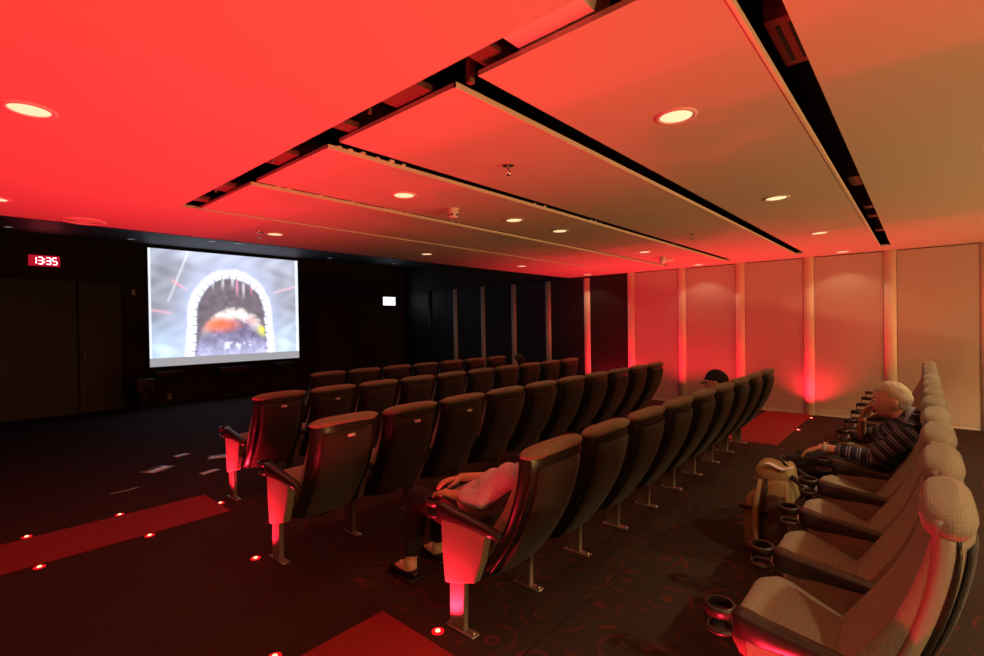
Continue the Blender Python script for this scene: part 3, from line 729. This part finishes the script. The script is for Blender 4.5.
def head_shape(scale, hair=None):
    """head mesh centred at eye level; face looks to +Y, x to the side"""
    bm = bmesh.new(); bmesh.ops.create_uvsphere(bm, u_segments=48, v_segments=36, radius=1)
    G = lambda x, c, s: math.exp(-((x-c)/s)**2)
    for v in bm.verts:
        d = v.co.normalized(); x, y, z = d
        rx, ry, rz = .077, .098, .116
        p = Vector((x*rx, y*ry, z*rz))
        if z < 0: p.x *= 1-.30*min(1, -z)**1.3; p.y = p.y*(1-.12*(-z)) + (.016*(-z) if y > 0 else .004)
        if y < 0 and z > -.2: p.y *= 1.06
        if y > 0:
            fx = abs(p.x)
            p.y -= .010*G(fx, .030, .014)*G(p.z, .004, .014)*y*2        # eye sockets
            p.y += .006*G(fx, .026, .022)*G(p.z, .026, .010)              # brow
            p.y += .028*G(fx, 0, .010)*(G(p.z, -.034, .012))              # nose tip
            p.y += .016*G(fx, 0, .009)*G(p.z, -.012, .018)                # bridge
            p.y += .007*G(fx, 0, .022)*G(p.z, -.064, .012)                # mouth
            p.y += .012*G(fx, 0, .020)*G(p.z, -.100, .016)                # chin
            p.y += .004*G(fx, .042, .016)*G(p.z, -.022, .018)             # cheeks
        if hair is not None:
            keep = hair(x, y, z)
            p = p*(1.0+.048*keep-.12*(1-keep)); 
            if keep > .5: p += d*.0035*math.sin(x*41+z*17)*math.sin(y*37+z*23)
        v.co = p*scale
    return bm
def put_head(mb, bm, M):
    for v in bm.verts: v.co = M @ v.co
    mb.bm(bm, True)
def head_matrix(c, yaw=0, pitch=0, roll=0):
    return Matrix.Translation(c) @ Matrix.Rotation(yaw, 4, 'Z') @ Matrix.Rotation(pitch, 4, 'X') @ Matrix.Rotation(roll, 4, 'Y')
def short_hair(x, y, z):
    t = 0
    line = .50 if y > .25 else (.50-(.25-y)*1.36 if y > -.5 else -.52)
    if abs(x) > .75 and y > -.15 and z < .15: line = max(line, .05)
    t = (z-line)/.10+.5
    return min(1, max(0, t))
def cap_shape(x, y, z): return min(1, max(0, (z-(.30 if y > .3 else .30-(.3-y)*.5))/.06+.5))
def person(label, J, shirt, trouser, hairmat, hair_fn=short_hair, hs=1.0, yaw=0, pitch=0, roll=0, sleeve='long', face=True, hands=None, group=None, extra=None, voxel=.010):
    """J: joints in world space. Body one continuous surface; clothes, hair, shoes are children."""
    base = Vector((J['pelvis'][0], J['pelvis'][1], 0))
    t = thing('person', label, 'person', base, group)
    V = {k: Vector(v)-base for k, v in J.items() if not k.startswith('cuff')}
    M = head_matrix(V['head'], yaw, pitch, roll)
    mb = MB()
    # trunk
    pel, che, nec = V['pelvis'], V['chest'], V['neck']
    capsule(mb, pel, .125, pel.lerp(che, .5), .115, 16, .85, (1, 0, 0)); capsule(mb, pel.lerp(che, .5), .115, che, .130, 16, .80, (1, 0, 0)); capsule(mb, che, .130, nec, .06, 16, .85, (1, 0, 0))
    hd = M @ Vector((0, -.015, -.07)); capsule(mb, nec-(hd-nec)*.2, .058*hs, hd, .055*hs)
    put_head(mb, head_shape(hs), M)
    for sg in (-1, 1):
        ec = M @ Vector((sg*.078*hs, -.012*hs, -.012*hs)); rot = M.to_3x3() @ Matrix.Rotation(sg*.35, 3, 'Z')
        ellipsoid(mb, ec, (.010*hs, .020*hs, .034*hs), rot)
    for s in ('l', 'r'):
        capsule(mb, che.lerp(nec, .55), .055, V['sh_'+s], .058); capsule(mb, V['sh_'+s], .052, V['el_'+s], .040); capsule(mb, V['el_'+s], .040, V['wr_'+s], .027, 12, .8, (0, 0, 1))
        hp = pel+Vector((-.085 if s == 'l' else .085, .02, -.02))
        capsule(mb, hp, .080, V['kn_'+s], .056); capsule(mb, V['kn_'+s], .055, V['kn_'+s].lerp(V['an_'+s], .35)+Vector((0, -.012, 0)), .056); capsule(mb, V['kn_'+s].lerp(V['an_'+s], .35)+Vector((0, -.012, 0)), .056, V['an_'+s], .036)
        capsule(mb, V['an_'+s]+Vector((0, -.01, -.02)), .038, V['to_'+s], .026)
        h = (hands or {}).get(s)
        if h: hand(mb, V['wr_'+s], h['d'], h['n'], h.get('curl', .4), h.get('side', 1), h.get('s', 1.0))
        else:
            dd = (V['wr_'+s]-V['el_'+s]).normalized(); hand(mb, V['wr_'+s], dd+Vector((0, .2, -.2)), (0, 0, -1), .5, 1 if s == 'l' else -1)
    body = organic('body', mb, 'skin', t, .0065, 2)
    # shirt
    mb = MB(); bones = [(pel, che, 0, 2.4), (che, nec, (che-pel).length, 2.4)]
    capsule(mb, pel+Vector((0, -.01, .01)), .140, pel.lerp(che, .5), .132, 16, .88, (1, 0, 0)); capsule(mb, pel.lerp(che, .5), .132, che, .145, 16, .82, (1, 0, 0)); capsule(mb, che, .145, nec, .084, 16, .92, (1, 0, 0))
    for s in ('l', 'r'):
        capsule(mb, che.lerp(nec, .5), .068, V['sh_'+s], .070)
        capsule(mb, V['sh_'+s], .068, V['el_'+s], .054)
        bones.append((V['sh_'+s], V['el_'+s], .03, 1))
        if sleeve == 'long':
            e = V['el_'+s].lerp(V['wr_'+s], (J.get('cuff_'+s) or .75)); capsule(mb, V['el_'+s], .054, e, .043); bones.append((V['el_'+s], e, .03+(V['el_'+s]-V['sh_'+s]).length, 1))
    organic('shirt', mb, shirt, t, .010, 5, bones)
    mb = MB(); ring = []
    # trousers
    capsule(mb, pel+Vector((-.06, 0, -.01)), .128, pel+Vector((.06, 0, -.01)), .128, 14)
    for s in ('l', 'r'):
        hp = pel+Vector((-.085 if s == 'l' else .085, .02, -.02)); kn, an = V['kn_'+s], V['an_'+s]
        capsule(mb, hp, .094, kn, .072); capsule(mb, kn, .070, kn.lerp(an, .4)+Vector((0, -.01, 0)), .069); capsule(mb, kn.lerp(an, .4)+Vector((0, -.01, 0)), .069, kn.lerp(an, .80), .056)
    organic('trousers', mb, trouser, t, .011, 4)
    for s in ('l', 'r'):
        an, to = V['an_'+s], V['to_'+s]
        mb = MB(); capsule(mb, an.lerp(V['kn_'+s], .03), .043, an+Vector((0, 0, -.03)), .041); capsule(mb, an+Vector((0, .0, -.03)), .040, an.lerp(to, .5), .036); organic('sock', mb, 'sock', t, .008, 2)
        mb = MB(); heel = an+Vector((0, -.025, 0)); heel.z = .038; tt = to.copy(); tt.z = .034
        capsule(mb, heel, .040, heel.lerp(tt, .55), .042, 12, .9, (1, 0, 0)); capsule(mb, heel.lerp(tt, .55), .044, tt, .034, 12, .85, (1, 0, 0))
        sh = organic('shoe', mb, 'shoe', t, .007, 3)
        MB().rbox((min(heel.x, tt.x)-.042, heel.y-.04, 0), (max(heel.x, tt.x)+.042, tt.y+.035, .016), .008).build('sole', 'black_plastic', sh)
    mb = MB(); put_head(mb, head_shape(hs, hair_fn), M); mb.build('hair' if hair_fn is not cap_shape else 'cap', hairmat, t)
    if face:
        for sg in (-1, 1):
            e = MB(); ellipsoid(e, M @ Vector((sg*.030*hs, .083*hs, .004*hs)), (.0125*hs,)*3, None, 14, 10); eo = e.build('eye', 'eye_white', t)
            e = MB(); ellipsoid(e, M @ Vector((sg*.030*hs, .0925*hs, .004*hs)), (.006*hs, .0038*hs, .006*hs), M.to_3x3(), 12, 8); e.build('iris', 'eye_iris', eo)
            e = MB(); e.tube([M @ Vector((sg*a*hs, b*hs, c*hs)) for a, b, c in ((.016, .103, .024), (.032, .100, .029), (.048, .086, .024))], [.003, .004, .002]); e.build('eyebrow', hairmat if hair_fn is not cap_shape else 'hair_dark', t)
        e = MB(); e.tube([M @ Vector((a*hs, b*hs, -.064*hs)) for a, b in ((-.024, .093), (-.010, .103), (.010, .103), (.024, .093))], [.003, .0055, .0055, .003]); e.build('mouth', 'lips', t)
    return t, V, M
def people():
    # man in the striped shirt, last row
    x = 4.42
    J = dict(pelvis=(x-.02, .29, .53), chest=(x-.06, .13, .80), neck=(x-.10, .075, .965), head=(x-.10, .165, 1.085),
             sh_l=(x-.25, .09, .865), el_l=(x-.29, .255, .715), wr_l=(x-.265, .545, .735), sh_r=(x+.10, .12, .87), el_r=(x+.24, .36, .735), wr_r=(x+.02, .335, .915),
             kn_l=(x-.14, .74, .555), an_l=(x-.16, .80, .10), to_l=(x-.17, .95, .035), kn_r=(x+.14, .72, .54), an_r=(x+.16, .82, .10), to_r=(x+.18, .97, .035), cuff_l=.62, cuff_r=.15)
    t, V, M = person('grey-haired man in a navy striped shirt resting his cheek on his hand', J, 'shirt_stripe', 'trouser', 'hair_white', hs=1.07, yaw=.05, pitch=-.10, roll=-.06,
        hands={'l': dict(d=(.10, .9, -.42), n=(0, -.3, -1), curl=.45, side=-1), 'r': dict(d=(-.22, -.42, .88), n=(-.6, -.75, -.1), curl=.45, side=1)})
    w = V['wr_l']; wt = MB(); d = (V['wr_l']-V['el_l']).normalized()
    c0 = w-d*.02
    u = d.orthogonal().normalized(); v = d.cross(u)
    rings = [[c0+d*o+(u*math.cos(a)+v*math.sin(a))*r for a in [2*math.pi*k/18 for k in range(18)]] for o, r in ((-.010, .030), (-.010, .033), (.010, .033), (.010, .030), (-.010, .030))]
    b = wt.loft(rings, cap=False).build('watch_strap', 'plate', t)
    MB().rbox(tuple(c0+Vector((-.016, -.016, .026))), tuple(c0+Vector((.016, .016, .038))), .004).build('watch_face', 'chrome', b)
    nk = V['neck']; ax = ((M @ Vector((0, -.02, -.08)))-nk).normalized(); u = Vector((1, 0, 0)); u = (u-ax*u.dot(ax)).normalized(); v = ax.cross(u)
    rings = [[nk+ax*(z+.014*math.sin(-a))+(u*math.cos(a)+v*math.sin(a)*1.02)*r for a in [2*math.pi*k/20 for k in range(20)]] for r, z in ((.086, .0), (.074, .028), (.069, .030), (.076, .0))]
    MB().loft(rings, cap=False).build('collar', 'shirt_collar', t)
    # slouched sitter in the lilac shirt
    x = 2.135
    J = dict(pelvis=(x, 2.13, .52), chest=(x-.02, 1.86, .70), neck=(x, 1.69, .805), head=(x+.03, 1.70, .80),
             sh_l=(x-.175, 1.73, .80), el_l=(x-.225, 1.80, .70), wr_l=(x-.245, 1.99, .695), sh_r=(x+.17, 1.75, .78), el_r=(x+.17, 1.98, .69), wr_r=(x-.03, 2.13, .71),
             kn_l=(x-.04, 2.54, .50), an_l=(x-.125, 2.52, .095), to_l=(x-.145, 2.66, .035), kn_r=(x+.14, 2.52, .50), an_r=(x+.15, 2.56, .095), to_r=(x+.16, 2.71, .035))
    J.update(chest=(x+.0, 1.86, .68), neck=(x+.10, 1.72, .74), head=(x+.19, 1.70, .785), sh_l=(x-.145, 1.655, .845), el_l=(x-.205, 1.80, .70), cuff_l=.55, cuff_r=.1)
    person('person in a lilac shirt and dark trousers slouched low in the aisle chair', J, 'shirt_lilac', 'trouser', 'hair_dark', hs=.90, yaw=.0, pitch=.25,
        hands={'l': dict(d=(.05, 1, -.05), n=(0, 0, -1), curl=.6, side=-1), 'r': dict(d=(-.8, .5, -.1), n=(0, -.2, -1), curl=.4, side=1)})
    # cap wearer further along the same row
    x = 5.60
    def seated(x, y, hz, dy=0, lean=0):
        return dict(pelvis=(x, y-.08, .53), chest=(x, y-.24, .80), neck=(x+lean*.5, y-.29+dy, hz-.15), head=(x+lean, y-.25+dy, hz),
             sh_l=(x-.18, y-.25, hz-.25), el_l=(x-.215, y-.10, .73), wr_l=(x-.16, y+.14, .69), sh_r=(x+.18, y-.25, hz-.25), el_r=(x+.215, y-.10, .73), wr_r=(x+.16, y+.14, .69),
             kn_l=(x-.12, y+.36, .54), an_l=(x-.13, y+.42, .095), to_l=(x-.14, y+.57, .035), kn_r=(x+.12, y+.36, .54), an_r=(x+.13, y+.42, .095), to_r=(x+.14, y+.57, .035))
    t, V, M = person('person wearing a black cap seated with only the cap above the headrest', seated(x, Y1, .995, -.04, -.20), 'shirt_dark', 'trouser', 'cap_black', hair_fn=cap_shape, hs=1.15, pitch=-.25)
    A = [[M @ Vector((.075*u*(1-.3*k/4), .088+.075*k/4*(1-.5*u*u), .040-.006*k/4-.012*u*u)) for u in [-1+.25*i for i in range(9)]] for k in range(5)]
    B = [[p+Vector((0, 0, -.005)) for p in r] for r in A]
    MB().slab(A, B).build('cap_brim', 'cap_black', t)
    MB().tube([M @ Vector((-.086, .055, .043)), M @ Vector((-.075, .085, .036)), M @ Vector((-.045, .112, .036))], .007).build('cap_piping', 'plate', t)
    person('dark-haired person seated far off with head above the dim chair back', seated(6.08, Y3, 1.03), 'shirt_dark', 'trouser', 'hair_dark', hs=1.05)
people()

# ------------------------------------------------------------------ backpack
def backpack():
    t = thing('backpack', 'tan and brown backpack with black straps standing before the striped-shirt man', 'backpack', (3.87, .77, 0)); t.scale = (1.1, 1.1, 1.06)
    def body(x0, x1, y0, y1, z0, z1, e=3.2, top=.75, n=24, m=12, bulge=.06):
        rings = []
        for i in range(m+1):
            s = i/m; z = z0+(z1-z0)*s
            k = 1-(1-top)*max(0, (s-.55)/.45)**2; k *= .90+.10*math.sin(math.pi*min(1, s*1.6+.15)) if s < .4 else 1
            if i == 0: k *= .86
            if i == m: k *= .62
            ring = []
            for j in range(n):
                a = 2*math.pi*j/n; c, d = math.cos(a), math.sin(a)
                c = math.copysign(abs(c)**(2/e), c); d = math.copysign(abs(d)**(2/e), d)
                ring.append(((x0+x1)/2+c*(x1-x0)/2*k, (y0+y1)/2+d*(y1-y0)/2*k, z+.008*math.sin(3*a+s*5)))
            rings.append(ring)
        return MB().loft(rings)
    body(-.16, .16, -.12, .10, .0, .575).build('main_body', 'bag_tan', t)
    body(-.12, .13, .06, .19, .02, .38, top=.8).build('front_pocket', 'bag_tan', t)
    body(-.195, -.10, -.095, .055, .06, .44, top=.75).build('side_pocket', 'bag_dark', t)
    body(.10, .20, -.085, .07, .03, .25, top=.9).build('side_pocket', 'bag_tan', t)
    body(-.135, .135, -.10, .115, .47, .615, top=.7).build('top_lid', 'bag_tan', t)
    # tan trim on the side seen, black straps and buckles
    MB().tube([(-.150, .085, .03), (-.165, .095, .20), (-.155, .09, .38), (-.125, .07, .52)], [.020, .024, .022, .012], 8).build('trim', 'bag_tan', t)
    MB().tube([(-.165, -.09, .04), (-.170, -.09, .30), (-.12, -.07, .52)], [.014, .016, .01], 8).build('trim', 'bag_tan', t)
    MB().tube([(-.170, .045, .02), (-.185, .05, .24), (-.165, .04, .42), (-.11, .03, .57)], .010, 8).build('compression_strap', 'black_plastic', t)
    MB().tube([(-.172, -.10, .33), (-.178, 0, .32), (-.165, .10, .33), (-.10, .195, .31)], .009, 8).build('compression_strap', 'black_plastic', t)
    MB().rbox((-.195, .02, .30), (-.17, .06, .345), .006).build('buckle', 'black_plastic', t)
    for sx in (-.09, .09):
        MB().tube([(sx, -.09, .56), (sx*1.1, -.17, .50), (sx*1.2, -.20, .36), (sx*1.25, -.16, .20), (sx*1.2, -.11, .10)], [.016, .022, .022, .012, .008], 8).build('shoulder_strap', 'black_plastic', t)
    MB().tube([(-.03, -.06, .60), (-.035, -.02, .65), (.035, -.02, .65), (.03, -.06, .60)], .008, 8).build('grab_handle', 'black_plastic', t)
    MB().tube([(-.125, .07, .485), (-.06, .118, .49), (.06, .118, .49), (.125, .07, .485)], .005, 6).build('zip', 'chrome', t)
    A = [[(-.14+.01*j, .06-.17*i/8, .618+.012*math.sin(i*.9)+.002*j) for j in range(4)] for i in range(9)]
    MB().slab(A, [[(p[0], p[1], p[2]-.005) for p in r] for r in A]).build('white_strap', 'paper', t)
backpack()
